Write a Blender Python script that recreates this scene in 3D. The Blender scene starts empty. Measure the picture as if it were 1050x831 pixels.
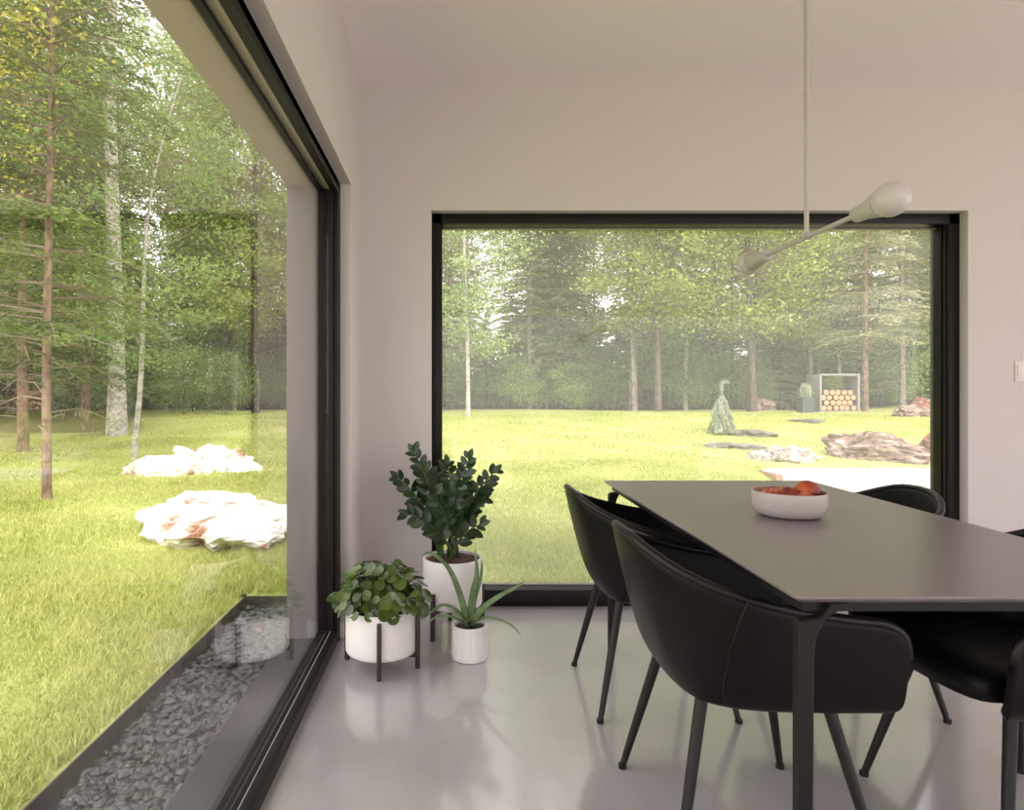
import bpy, bmesh, math, random
import numpy as np
from mathutils import Vector, Matrix
random.seed(7)
rng = np.random.default_rng(11)
PI = math.pi
SC = bpy.context.scene
COL = SC.collection
H, F = 1.13, 650.0

# ------------------------------------------------------------------ materials
def newmat(name):
    m = bpy.data.materials.new(name); m.use_nodes = True
    nt = m.node_tree; nt.nodes.clear()
    out = nt.nodes.new('ShaderNodeOutputMaterial')
    return m, nt, out

def N(nt, typ, **kw):
    n = nt.nodes.new(typ)
    for k, v in kw.items():
        if k in n.inputs: n.inputs[k].default_value = v
        else: setattr(n, k, v)
    return n

def ramp(nt, src, stops):
    r = nt.nodes.new('ShaderNodeValToRGB')
    while len(r.color_ramp.elements) < len(stops): r.color_ramp.elements.new(0.5)
    for e, (p, c) in zip(r.color_ramp.elements, stops):
        e.position = p; e.color = (*c, 1)
    nt.links.new(src, r.inputs[0]); return r

def principled(name, color, rough=0.5, metal=0.0, spec=0.5, noise=None, bump=None, coat=0.0):
    """noise=(scale, amount[, detail]) varies colour; bump=(scale, strength, distance)."""
    m, nt, out = newmat(name)
    b = N(nt, 'ShaderNodeBsdfPrincipled')
    b.inputs['Base Color'].default_value = (*color, 1)
    b.inputs['Roughness'].default_value = rough
    b.inputs['Metallic'].default_value = metal
    b.inputs['Specular IOR Level'].default_value = spec
    b.inputs['Coat Weight'].default_value = coat
    tc = N(nt, 'ShaderNodeTexCoord')
    if noise:
        n = N(nt, 'ShaderNodeTexNoise'); n.inputs['Scale'].default_value = noise[0]; n.inputs['Detail'].default_value = 6
        nt.links.new(tc.outputs['Object'], n.inputs['Vector'])
        a = noise[1]
        r = ramp(nt, n.outputs['Fac'], [(0.3, tuple(c*(1-a) for c in color)), (0.7, tuple(min(1, c*(1+a)) for c in color))])
        nt.links.new(r.outputs[0], b.inputs['Base Color'])
    if bump:
        n = N(nt, 'ShaderNodeTexNoise'); n.inputs['Scale'].default_value = bump[0]; n.inputs['Detail'].default_value = 4
        nt.links.new(tc.outputs['Object'], n.inputs['Vector'])
        bp = N(nt, 'ShaderNodeBump'); bp.inputs['Strength'].default_value = bump[1]; bp.inputs['Distance'].default_value = bump[2]
        nt.links.new(n.outputs['Fac'], bp.inputs['Height']); nt.links.new(bp.outputs[0], b.inputs['Normal'])
    nt.links.new(b.outputs[0], out.inputs[0])
    return m

def leafmat(name, c1, c2, trans=0.35, rough=0.5, spec=0.3, scale=0.7):
    m, nt, out = newmat(name)
    g = N(nt, 'ShaderNodeNewGeometry'); tc = N(nt, 'ShaderNodeTexCoord'); oi = N(nt, 'ShaderNodeObjectInfo')
    n = N(nt, 'ShaderNodeTexNoise'); n.inputs['Scale'].default_value = scale
    nt.links.new(tc.outputs['Object'], n.inputs['Vector'])
    a = N(nt, 'ShaderNodeMath', operation='MULTIPLY_ADD'); a.inputs[1].default_value = 0.55; nt.links.new(g.outputs['Random Per Island'], a.inputs[0])
    a2 = N(nt, 'ShaderNodeMath', operation='MULTIPLY_ADD'); a2.inputs[1].default_value = 0.6; a2.inputs[2].default_value = -0.15
    nt.links.new(n.outputs['Fac'], a2.inputs[0]); nt.links.new(a2.outputs[0], a.inputs[2])
    r = ramp(nt, a.outputs[0], [(0.1, c1), (0.8, c2)])
    hs = N(nt, 'ShaderNodeHueSaturation')
    mp = N(nt, 'ShaderNodeMapRange'); mp.inputs[3].default_value = 0.8; mp.inputs[4].default_value = 1.2
    nt.links.new(oi.outputs['Random'], mp.inputs[0]); nt.links.new(mp.outputs[0], hs.inputs['Value'])
    nt.links.new(r.outputs[0], hs.inputs['Color'])
    b = N(nt, 'ShaderNodeBsdfPrincipled'); b.inputs['Roughness'].default_value = rough; b.inputs['Specular IOR Level'].default_value = spec
    nt.links.new(hs.outputs[0], b.inputs['Base Color'])
    t = N(nt, 'ShaderNodeBsdfTranslucent'); nt.links.new(hs.outputs[0], t.inputs['Color'])
    mx = N(nt, 'ShaderNodeMixShader'); mx.inputs[0].default_value = trans
    nt.links.new(b.outputs[0], mx.inputs[1]); nt.links.new(t.outputs[0], mx.inputs[2]); nt.links.new(mx.outputs[0], out.inputs[0])
    return m

def glassmat(name, ior=1.5, haze=0.0, tint=(1, 1, 1)):
    m, nt, out = newmat(name)
    g = N(nt, 'ShaderNodeNewGeometry')
    mm = N(nt, 'ShaderNodeMix'); mm.data_type = 'FLOAT'
    mm.inputs[2].default_value = ior; mm.inputs[3].default_value = 1/ior
    nt.links.new(g.outputs['Backfacing'], mm.inputs[0])
    fr = N(nt, 'ShaderNodeFresnel'); nt.links.new(mm.outputs[0], fr.inputs['IOR'])
    tr = N(nt, 'ShaderNodeBsdfTransparent'); tr.inputs[0].default_value = (*tint, 1)
    gl = N(nt, 'ShaderNodeBsdfGlossy'); gl.inputs['Roughness'].default_value = 0.0
    base = tr
    if haze:
        d = N(nt, 'ShaderNodeBsdfTranslucent'); d.inputs[0].default_value = (1, 1, 1, 1)
        mf = N(nt, 'ShaderNodeMixShader'); mf.inputs[0].default_value = haze
        nt.links.new(tr.outputs[0], mf.inputs[1]); nt.links.new(d.outputs[0], mf.inputs[2]); base = mf
    mx = N(nt, 'ShaderNodeMixShader')
    nt.links.new(fr.outputs[0], mx.inputs[0]); nt.links.new(base.outputs[0], mx.inputs[1]); nt.links.new(gl.outputs[0], mx.inputs[2])
    nt.links.new(mx.outputs[0], out.inputs[0])
    return m

def rockmat(name, stops, scale=3.0, rough=0.85, stretch=(1, 1, 1)):
    m, nt, out = newmat(name)
    tc = N(nt, 'ShaderNodeTexCoord'); mp = N(nt, 'ShaderNodeMapping'); mp.inputs['Scale'].default_value = stretch
    nt.links.new(tc.outputs['Object'], mp.inputs[0])
    n = N(nt, 'ShaderNodeTexNoise'); n.inputs['Scale'].default_value = scale; n.inputs['Detail'].default_value = 9; n.inputs['Roughness'].default_value = 0.62
    nt.links.new(mp.outputs[0], n.inputs['Vector'])
    r = ramp(nt, n.outputs['Fac'], stops)
    b = N(nt, 'ShaderNodeBsdfPrincipled'); b.inputs['Roughness'].default_value = rough; b.inputs['Specular IOR Level'].default_value = 0.2
    bp = N(nt, 'ShaderNodeBump'); bp.inputs['Strength'].default_value = 0.8; bp.inputs['Distance'].default_value = 0.04
    n2 = N(nt, 'ShaderNodeTexNoise'); n2.inputs['Scale'].default_value = scale*3; n2.inputs['Detail'].default_value = 8
    nt.links.new(mp.outputs[0], n2.inputs['Vector'])
    nt.links.new(n2.outputs['Fac'], bp.inputs['Height']); nt.links.new(bp.outputs[0], b.inputs['Normal'])
    nt.links.new(r.outputs[0], b.inputs['Base Color']); nt.links.new(b.outputs[0], out.inputs[0])
    return m

M = {}
M['wall'] = principled('warm_white_paint', (0.655, 0.61, 0.60), 0.9, spec=0.2)
M['ceiling'] = principled('ceiling_paint', (0.90, 0.845, 0.85), 0.95, spec=0.1)
M['trim'] = principled('white_trim_paint', (0.85, 0.83, 0.80), 0.5)
M['black_frame'] = principled('black_aluminium', (0.010, 0.008, 0.007), 0.45, spec=0.22)
M['bead'] = principled('brushed_grey_aluminium', (0.42, 0.36, 0.34), 0.4)
M['cladding'] = principled('warm_grey_cladding', (0.56, 0.46, 0.46), 0.6)
M['jamb'] = principled('grey_metal_jamb', (0.22, 0.20, 0.195), 0.5)
M['sill'] = principled('dark_metal_sill', (0.045, 0.042, 0.040), 0.75, spec=0.15)
M['bounce'] = principled('pale_bounce', (0.72, 0.68, 0.67), 0.9)  # colour of the unseen slabs added for bounce light
M['glass'] = glassmat('clear_glass', 1.52)
M['glass2'] = glassmat('hazed_glass', 1.3, haze=0.095)  # translucent white share paints a bright haze over the view
M['leather'] = principled('black_leather', (0.006, 0.005, 0.005), 0.40, spec=0.16, bump=(220, 0.15, 0.0008))
M['piping'] = principled('black_piping', (0.006, 0.005, 0.005), 0.38, spec=0.3)
M['chair_metal'] = principled('black_steel_legs', (0.012, 0.010, 0.010), 0.45, spec=0.3)
M['tabletop'] = principled('dark_grey_table_laminate', (0.215, 0.182, 0.190), 0.30, spec=1.0, noise=(4, 0.05))
M['table_metal'] = principled('dark_table_metal', (0.010, 0.009, 0.009), 0.5, spec=0.25)
M['white_metal'] = principled('white_powder_coat', (0.50, 0.475, 0.455), 0.5)
M['opal'] = principled('opal_bulb_glass', (0.58, 0.54, 0.52), 0.3)
M['pot'] = principled('matte_white_ceramic', (0.86, 0.83, 0.80), 0.45, noise=(60, 0.02))
M['wood_dark'] = principled('dark_stained_wood', (0.035, 0.025, 0.020), 0.5, noise=(30, 0.3))
M['soil'] = principled('potting_soil', (0.07, 0.035, 0.022), 0.95, noise=(60, 0.6), bump=(80, 1, 0.01))
M['zz'] = leafmat('zz_leaf', (0.010, 0.028, 0.010), (0.035, 0.075, 0.022), 0.06, 0.28, 0.5, 8)
M['zzstem'] = principled('zz_stem', (0.05, 0.09, 0.025), 0.4)
M['pilea'] = leafmat('pilea_leaf', (0.035, 0.075, 0.012), (0.16, 0.24, 0.05), 0.12, 0.25, 0.6, 12)
M['pileastem'] = principled('pilea_stem', (0.12, 0.16, 0.05), 0.5)
M['aloe'] = principled('grey_green_succulent', (0.15, 0.23, 0.10), 0.5, noise=(25, 0.35))
M['bowl_out'] = principled('speckled_off_white_ceramic', (0.50, 0.455, 0.425), 0.4, noise=(150, 0.04))
M['bowl_in'] = principled('terracotta_glaze', (0.34, 0.16, 0.11), 0.4)
M['switch'] = principled('switch_plastic', (0.78, 0.745, 0.715), 0.45)
M['steel_edge'] = principled('dark_steel_edging', (0.06, 0.045, 0.038), 0.6, noise=(20, 0.3))
M['gravel'] = leafmat('dark_river_gravel', (0.003, 0.005, 0.005), (0.095, 0.10, 0.095), 0.0, 0.32, 0.6, 60)
M['gravel_bed'] = principled('gravel_bed', (0.015, 0.015, 0.015), 0.9)
M['concrete_white'] = principled('pale_concrete', (0.80, 0.78, 0.76), 0.8, noise=(5, 0.04))
M['concrete_grey'] = principled('grey_concrete', (0.27, 0.265, 0.26), 0.9, noise=(3, 0.15))
M['rust'] = principled('brown_weathered_plank', (0.36, 0.21, 0.15), 0.8, noise=(8, 0.2))
M['planter'] = principled('charcoal_planter', (0.07, 0.085, 0.09), 0.7)
M['log_bark'] = principled('log_bark', (0.20, 0.12, 0.08), 0.9, noise=(12, 0.4))
M['log_end'] = principled('log_end_grain', (0.58, 0.32, 0.19), 0.8, noise=(9, 0.3))
M['rock_white'] = rockmat('pale_quartz_rock', [(0.29, (0.10, 0.07, 0.05)), (0.37, (0.42, 0.22, 0.12)), (0.42, (0.62, 0.55, 0.48)), (0.48, (0.80, 0.76, 0.71)), (0.7, (0.88, 0.86, 0.82))], 2.6)
M['rock_brown'] = rockmat('weathered_brown_stone', [(0.36, (0.06, 0.04, 0.03)), (0.5, (0.30, 0.21, 0.17)), (0.66, (0.60, 0.51, 0.45))], 3, stretch=(1, 5, 5))
M['rock_red'] = rockmat('reddish_stone', [(0.35, (0.12, 0.06, 0.05)), (0.5, (0.36, 0.18, 0.14)), (0.72, (0.56, 0.42, 0.36))], 2.5)
M['rock_grey'] = rockmat('pale_grey_stone', [(0.36, (0.16, 0.12, 0.09)), (0.46, (0.42, 0.36, 0.31)), (0.62, (0.72, 0.68, 0.63))], 4, stretch=(1, 3, 3))
M['flag'] = rockmat('grey_flagstone', [(0.3, (0.12, 0.11, 0.09)), (0.7, (0.30, 0.28, 0.25))], 4)

def barkmat(name, c1, c2, vs=1.0):
    return rockmat(name, [(0.35, c1), (0.65, c2)], 9, 0.9, (1, 1, vs))
M['bark_red'] = barkmat('reddish_spruce_bark', (0.12, 0.08, 0.055), (0.36, 0.26, 0.19), 0.5)
M['bark_grey'] = barkmat('grey_bark', (0.12, 0.10, 0.085), (0.34, 0.30, 0.26), 0.5)
M['bark_dark'] = barkmat('dark_bark', (0.07, 0.055, 0.045), (0.20, 0.16, 0.13), 0.5)
M['bark_pale'] = barkmat('pale_birch_bark', (0.30, 0.26, 0.22), (0.72, 0.68, 0.62), 1.5)
M['leaf_maple'] = leafmat('maple_leaf', (0.24, 0.32, 0.07), (0.60, 0.64, 0.20), 0.45)
M['leaf_light'] = leafmat('light_green_leaf', (0.20, 0.32, 0.09), (0.50, 0.60, 0.27), 0.4)
M['leaf_yellow'] = leafmat('yellowing_leaf', (0.35, 0.38, 0.05), (0.75, 0.66, 0.16), 0.45)
M['needle'] = leafmat('spruce_needles', (0.13, 0.15, 0.06), (0.42, 0.44, 0.21), 0.3)
M['needle_dark'] = leafmat('dark_spruce_needles', (0.05, 0.08, 0.02), (0.26, 0.33, 0.09), 0.3)
M['leaf_sapling'] = leafmat('fresh_green_leaf', (0.14, 0.26, 0.06), (0.42, 0.54, 0.20), 0.4)
M['needle_soft'] = leafmat('soft_hemlock_needles', (0.24, 0.27, 0.14), (0.58, 0.58, 0.36), 0.35)
M['needle_blue'] = leafmat('grey_green_needles', (0.27, 0.32, 0.22), (0.60, 0.64, 0.50), 0.25)
M['twig'] = principled('grey_brown_twigs', (0.22, 0.17, 0.13), 0.9)
M['rust_leaf'] = leafmat('rust_leaf', (0.35, 0.14, 0.07), (0.6, 0.26, 0.14), 0.3)
M['grass'] = leafmat('grass_blades', (0.33, 0.39, 0.075), (0.70, 0.71, 0.29), 0.4, 0.6, 0.2, 0.8)

def groundmat():
    m, nt, out = newmat('lawn_ground')
    tc = N(nt, 'ShaderNodeTexCoord')
    n = N(nt, 'ShaderNodeTexNoise'); n.inputs['Scale'].default_value = 0.9; n.inputs['Detail'].default_value = 8
    nt.links.new(tc.outputs['Object'], n.inputs['Vector'])
    r = ramp(nt, n.outputs['Fac'], [(0.3, (0.34, 0.39, 0.10)), (0.55, (0.46, 0.50, 0.17)), (0.75, (0.58, 0.57, 0.27))])
    # forest litter where the trees stand
    sx = N(nt, 'ShaderNodeSeparateXYZ'); nt.links.new(tc.outputs['Object'], sx.inputs[0])
    at = N(nt, 'ShaderNodeAttribute'); at.attribute_name = 'litter'
    mx = N(nt, 'ShaderNodeMix'); mx.data_type = 'RGBA'
    nt.links.new(at.outputs['Fac'], mx.inputs[0]); nt.links.new(r.outputs[0], mx.inputs[6]); mx.inputs[7].default_value = (0.13, 0.10, 0.06, 1)
    b = N(nt, 'ShaderNodeBsdfPrincipled'); b.inputs['Roughness'].default_value = 0.95; b.inputs['Specular IOR Level'].default_value = 0.1
    nt.links.new(mx.outputs[2], b.inputs['Base Color']); nt.links.new(b.outputs[0], out.inputs[0])
    return m
M['ground'] = groundmat()

def floormat():
    m, nt, out = newmat('polished_concrete')
    tc = N(nt, 'ShaderNodeTexCoord')
    n = N(nt, 'ShaderNodeTexNoise'); n.inputs['Scale'].default_value = 2.2; n.inputs['Detail'].default_value = 12; n.inputs['Roughness'].default_value = 0.68
    n2 = N(nt, 'ShaderNodeTexNoise'); n2.inputs['Scale'].default_value = 160; n2.inputs['Detail'].default_value = 3
    nt.links.new(tc.outputs['Object'], n.inputs['Vector']); nt.links.new(tc.outputs['Object'], n2.inputs['Vector'])
    r = ramp(nt, n.outputs['Fac'], [(0.25, (0.385, 0.36, 0.352)), (0.75, (0.50, 0.468, 0.46))])
    r2 = ramp(nt, n2.outputs['Fac'], [(0.30, (0.86, 0.86, 0.86)), (0.45, (1, 1, 1)), (0.62, (1, 1, 1)), (0.74, (1.25, 1.25, 1.25))])
    mx = N(nt, 'ShaderNodeMix'); mx.data_type = 'RGBA'; mx.blend_type = 'MULTIPLY'; mx.inputs[0].default_value = 1
    nt.links.new(r.outputs[0], mx.inputs[6]); nt.links.new(r2.outputs[0], mx.inputs[7])
    b = N(nt, 'ShaderNodeBsdfPrincipled'); b.inputs['Specular IOR Level'].default_value = 0.9; b.inputs['Coat Weight'].default_value = 1.0; b.inputs['Coat Roughness'].default_value = 0.10; b.inputs['Coat IOR'].default_value = 1.7
    rr = N(nt, 'ShaderNodeMapRange'); rr.inputs[3].default_value = 0.26; rr.inputs[4].default_value = 0.34
    nt.links.new(n.outputs['Fac'], rr.inputs[0]); nt.links.new(rr.outputs[0], b.inputs['Roughness'])
    nt.links.new(mx.outputs[2], b.inputs['Base Color']); nt.links.new(b.outputs[0], out.inputs[0])
    return m
M['floor'] = floormat()

def peachmat(name, c1, c2):
    m, nt, out = newmat(name)
    tc = N(nt, 'ShaderNodeTexCoord'); n = N(nt, 'ShaderNodeTexNoise'); n.inputs['Scale'].default_value = 14
    nt.links.new(tc.outputs['Object'], n.inputs['Vector'])
    r = ramp(nt, n.outputs['Fac'], [(0.4, c1), (0.62, c2)])
    b = N(nt, 'ShaderNodeBsdfPrincipled'); b.inputs['Roughness'].default_value = 0.4
    nt.links.new(r.outputs[0], b.inputs['Base Color']); nt.links.new(b.outputs[0], out.inputs[0]); return m
M['peach1'] = peachmat('nectarine_skin', (0.16, 0.012, 0.012), (0.50, 0.09, 0.02))
M['peach2'] = peachmat('orange_nectarine_skin', (0.36, 0.04, 0.02), (0.70, 0.26, 0.08))

# ------------------------------------------------------------------ object helpers
def tag(o, label=None, cat=None, group=None, kind=None):
    if label: o['label'] = label
    if cat: o['category'] = cat
    if group: o['group'] = group
    if kind: o['kind'] = kind
    return o

def empty(name, loc=(0, 0, 0), rz=0, label=None, cat=None, group=None, kind=None):
    o = bpy.data.objects.new(name, None); COL.objects.link(o)
    o.location = loc; o.rotation_euler = (0, 0, rz); o.empty_display_size = 0.1
    return tag(o, label, cat, group, kind)

def copy_tree(o, parent=None):
    c = o.copy(); COL.objects.link(c); c.parent = parent
    for ch in o.children: copy_tree(ch, c)
    return c

def link(name, me, mat, parent=None, smooth=40):
    for mm in (mat if isinstance(mat, (list, tuple)) else [mat]): me.materials.append(mm)
    if smooth:
        me.polygons.foreach_set('use_smooth', [True]*len(me.polygons))
        if smooth < 180: me.set_sharp_from_angle(angle=math.radians(smooth))
    o = bpy.data.objects.new(name, me); COL.objects.link(o)
    if parent: o.parent = parent
    return o

def raw_mesh(name, verts, faces):
    """verts (n,3) array, faces (m,k) array."""
    verts = np.asarray(verts, dtype=np.float32); faces = np.asarray(faces, dtype=np.int32)
    me = bpy.data.meshes.new(name); k = faces.shape[1]
    me.vertices.add(len(verts)); me.vertices.foreach_set('co', verts.ravel())
    me.loops.add(faces.size); me.loops.foreach_set('vertex_index', faces.ravel())
    me.polygons.add(len(faces)); me.polygons.foreach_set('loop_start', np.arange(0, faces.size, k, dtype=np.int32))
    me.update(calc_edges=True); return me

class MB:
    def __init__(s): s.bm = bmesh.new(); s.mi = 0
    def face(s, vs):
        try:
            f = s.bm.faces.new(vs); f.material_index = s.mi; return f
        except ValueError: return None
    def box(s, x0, x1, y0, y1, z0, z1, bev=0.0):
        r = bmesh.ops.create_cube(s.bm, size=1.0); vs = r['verts']
        for v in vs:
            v.co = Vector(((x0+x1)/2 + v.co.x*(x1-x0), (y0+y1)/2 + v.co.y*(y1-y0), (z0+z1)/2 + v.co.z*(z1-z0)))
        fs = {f for v in vs for f in v.link_faces}
        for f in fs: f.material_index = s.mi
        if bev:
            es = {e for v in vs for e in v.link_edges}
            bmesh.ops.bevel(s.bm, geom=list(es), offset=bev, segments=2, affect='EDGES', profile=0.5)
        return s
    def rings(s, rings, close=True, cap0=True, cap1=True):
        R = [[s.bm.verts.new(p) for p in r] for r in rings]
        n = len(R[0])
        for a, b in zip(R, R[1:]):
            for i in range(n if close else n-1):
                j = (i+1) % n; s.face([a[i], a[j], b[j], b[i]])
        if close and cap0: s.face(list(reversed(R[0])))
        if close and cap1: s.face(R[-1])
        return R
    def tube(s, pts, rad, seg=8, cap=True):
        pts = [Vector(p) for p in pts]
        if not isinstance(rad, (list, tuple)): rad = [rad]*len(pts)
        up = None; rings = []
        for i, p in enumerate(pts):
            d = (pts[min(i+1, len(pts)-1)] - pts[max(i-1, 0)])
            d = d.normalized() if d.length > 1e-9 else Vector((0, 0, 1))
            if up is None:
                up = d.orthogonal().normalized()
            up = (up - d*up.dot(d)); up = up.normalized() if up.length > 1e-6 else d.orthogonal().normalized()
            q = d.cross(up)
            rings.append([p + (up*math.cos(2*PI*k/seg) + q*math.sin(2*PI*k/seg))*rad[i] for k in range(seg)])
        s.rings(rings, True, cap, cap); return s
    def lathe(s, prof, seg=48, c=(0, 0), cap=True, ribs=None):
        rings = []
        for k, (r, z) in enumerate(prof):
            ring = []
            for i in range(seg):
                a = 2*PI*i/seg; rr = r
                if ribs and ribs[1] <= k <= ribs[2]: rr = r - (ribs[0] if i % 2 else 0)
                ring.append(Vector((c[0]+rr*math.cos(a), c[1]+rr*math.sin(a), z)))
            rings.append(ring)
        s.rings(rings, True, cap, cap); return s
    def build(s, name, mat, parent=None, smooth=40, sub=0, solid=0.0, offset=-1):
        bmesh.ops.recalc_face_normals(s.bm, faces=s.bm.faces[:])
        me = bpy.data.meshes.new(name); s.bm.to_mesh(me); s.bm.free()
        o = link(name, me, mat, parent, smooth)
        if solid:
            md = o.modifiers.new('solid', 'SOLIDIFY'); md.thickness = solid; md.offset = offset
        if sub:
            md = o.modifiers.new('sub', 'SUBSURF'); md.levels = sub; md.render_levels = sub
        return o

def catmull(P, n):
    P = [np.array(p, float) for p in P]; out = []
    Q = [2*P[0]-P[1]] + P + [2*P[-1]-P[-2]]
    m = len(P)-1
    for k in range(n):
        t = k/(n-1)*m; i = min(int(t), m-1); f = t-i
        a, b, c, d = Q[i:i+4]
        out.append(0.5*((2*b)+(-a+c)*f+(2*a-5*b+4*c-d)*f*f+(-a+3*b-3*c+d)*f**3))
    return out

# ------------------------------------------------------------------ room shell
WX, WY, CZ = -0.476, 3.36, 2.763       # left wall face, back wall face, ceiling
RX, RY = 5.6, -4.6                     # right wall face, rear wall face
DY, DZ = 2.975, 2.128                  # glazed opening in the left wall ends here; head height
OX = -0.771
m = MB(); m.box(-0.60, RX+0.2, RY-0.2, WY+0.2, -0.2, 0.0); tag(m.build('floor', M['floor'], smooth=0), kind='structure')
m = MB(); m.box(OX, RX+0.2, RY-0.2, WY+0.2, CZ, CZ+0.3); tag(m.build('ceiling', M['ceiling'], smooth=0), kind='structure')
# left wall with the long glazed opening
m = MB()
m.box(OX, WX, RY, WY+0.2, DZ, CZ)
m.box(OX, WX, DY, WY+0.2, 0, DZ)
m.box(OX, WX, RY-0.2, -3.0, 0, DZ)
tag(m.build('wall_left', M['wall'], smooth=0), kind='structure')
m = MB()
m.box(OX-0.006, -0.628, RY, DY, DZ-0.006, DZ+0.4)
tag(m.build('trim_1', M['cladding'], smooth=0), kind='structure')
m = MB(); m.box(OX-0.006, -0.628, DY-0.004, WY+0.2, -0.3, DZ-0.006)
tag(m.build('trim_3', M['jamb'], smooth=0), kind='structure')
m = MB(); m.box(OX, -0.62, -3.0, WY+0.2, -0.3, -0.004); m.box(OX-0.02, -0.62, -3.0, DY-0.004, -0.06, -0.003, 0.003)
tag(m.build('trim_2', M['sill'], smooth=0), kind='structure')
# back wall with the picture window opening
BX0, BX1, BZ = -0.112, 2.733, 2.118
m = MB()
m.box(WX, BX0, WY, WY+0.2, 0, CZ)
m.box(BX1, RX, WY, WY+0.2, 0, CZ)
m.box(BX0, BX1, WY, WY+0.2, BZ, CZ)
m.box(OX, RX+0.2, WY, WY+0.2, -0.4, -0.002)
tag(m.build('wall_back', M['wall'], smooth=0), kind='structure')
# unseen right and rear walls, left wide open so skylight brightens the room
m = MB()
m.box(RX, RX+0.2, 2.6, WY+0.2, 0, CZ); m.box(RX, RX+0.2, -4.8, 2.6, 2.62, CZ)
tag(m.build('wall_right', M['wall'], smooth=0), kind='structure')
m = MB()
m.box(OX, -0.3, RY-0.2, RY, 0, CZ)
m.box(-0.3, RX, RY-0.2, RY, 2.62, CZ)
tag(m.build('wall_rear', M['wall'], smooth=0), kind='structure')
m = MB(); m.box(-0.532, -0.466, 2.962, DY, 0, 0.075, 0.004); m.box(WX, WX+0.012, 2.966, WY, 0, 0.075, 0.004)
tag(m.build('baseboard_left', M['trim']), kind='structure')

# picture window
w = empty('window_1', ((BX0+BX1)/2, WY+0.1, 0), kind='structure')
def wpart(mb, name, mat, par):
    o = mb.build(name, mat, None, smooth=30); o.parent = par
    o.matrix_parent_inverse = Matrix.Translation(-par.location); return o
FY = WY+0.056
m = MB(); t = 0.055
m.box(BX0, BX0+t, FY, FY+0.14, 0.088, BZ, 0.002); m.box(BX1-t, BX1, FY, FY+0.14, 0.088, BZ, 0.002)
m.box(BX0, BX1, FY, FY+0.14, BZ-t, BZ, 0.002); m.box(BX0, BX1, FY, FY+0.14, 0.0, 0.088, 0.002)
m.box(BX1-t-0.006, BX1-t, FY+0.02, FY+0.035, 0.088, BZ-t); m.box(BX1-t-0.006, BX1-t, FY+0.05, FY+0.065, 0.088, BZ-t)
wpart(m, 'window_frame', M['black_frame'], w)
m = MB()
m.box(BX0+t, BX1-t, FY+0.100, FY+0.104, BZ-t-0.006, BZ-t+0.001); m.box(BX0+t, BX1-t, FY+0.09, FY+0.112, 0.088, 0.094)
wpart(m, 'glazing_bead', M['bead'], w)
m = MB(); m.box(BX0+t-0.005, BX1-t+0.005, FY+0.114, FY+0.124, 0.085, BZ-t+0.005); wpart(m, 'window_pane', M['glass2'], w)

# long glazed wall on the left
XG = -0.5765
d = empty('door_1', (XG, 0, 0), kind='structure')
m = MB()
x0, x1 = -0.627, -0.526
for a, b, dz in ((-0.536, -0.526, 0), (-0.550, -0.536, 0.012), (-0.562, -0.550, 0), (-0.590, -0.562, 0.014), (-0.627, -0.590, 0)):
    m.box(a, b, 2.918+dz, DY, 0.0, DZ)                 # jamb with grooves
for a, b, dz in ((-0.548, -0.526, 0), (-0.566, -0.548, 0.016), (-0.627, -0.60, 0.004)):
    m.box(a, b, -3.0, 2.93, 2.072+dz, DZ)
m.box(x0, x1, -3.0, 2.93, 2.10, DZ)
m.box(-0.560, -0.526, -3.0, 2.93, 0.0, 0.052, 0.003)
m.box(-0.627, -0.560, -3.0, 2.93, 0.0, 0.036, 0.002); m.box(-0.570, -0.564, -3.0, 2.93, 0.03, 0.046)
for ym in (-0.55,):
    m.box(-0.62, -0.53, ym-0.035, ym+0.035, 0.05, 2.08)
wpart(m, 'door_frame', M['black_frame'], d)
m = MB(); m.box(-0.600, -0.566, -3.0, 2.93, 2.088, 2.1); m.box(-0.5635, -0.5605, -3.0, 2.93, 0.036, 0.0495)
wpart(m, 'glazing_bead', M['bead'], d)
m = MB(); m.box(XG-0.004, XG+0.004, -2.99, 2.925, 0.034, 2.098); wpart(m, 'glass_panel', M['glass'], d)

# ------------------------------------------------------------------ terrain
YP = [-60, 4, 6, 9.5, 13.7, 16.5, 19, 26, 70]; GP = [-0.17, -0.15, -0.12, -0.02, 0.33, 0.55, 0.66, 0.64, 1.4]
def sstep(a, b, x):
    t = np.clip((x-a)/(b-a), 0, 1); return t*t*(3-2*t)
def ground(X, Y):
    X = np.asarray(X, float); Y = np.asarray(Y, float)
    g = np.interp(Y, YP, GP)
    g = g - 0.48*np.exp(-((Y-8.5)/1.6)**2)*sstep(4.0, 5.6, X)
    g = g + 0.02*np.sin(X*0.9+Y*0.5)*sstep(5, 9, Y) + 0.25*sstep(8, 22, -X)*0.6 + 0.9*sstep(13, 22, X)*sstep(14, 22, Y)*0.5
    return g
nx, ny = 240, 260
xs = np.concatenate([np.linspace(-45, -12, 40, endpoint=False), np.linspace(-12, 16, 160, endpoint=False), np.linspace(16, 50, 40)])
ys = np.concatenate([np.linspace(-40, 0, 30, endpoint=False), np.linspace(0, 28, 180, endpoint=False), np.linspace(28, 70, 50)])
XX, YY = np.meshgrid(xs, ys); ZZ = ground(XX, YY)
GX, GY = -1.324, 4.06                          # outer edges of the gravel strip
inside = (XX > GX-0.2) & (YY < GY+0.2) & (XX < 6.5) & (YY > -5.2)
ZZ = np.where(inside, -0.42, ZZ)
V = np.stack([XX, YY, ZZ], -1).reshape(-1, 3)
idx = np.arange(nx*ny).reshape(ny, nx)
Fc = np.stack([idx[:-1, :-1], idx[:-1, 1:], idx[1:, 1:], idx[1:, :-1]], -1).reshape(-1, 4)
me = raw_mesh('ground', V, Fc)
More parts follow.
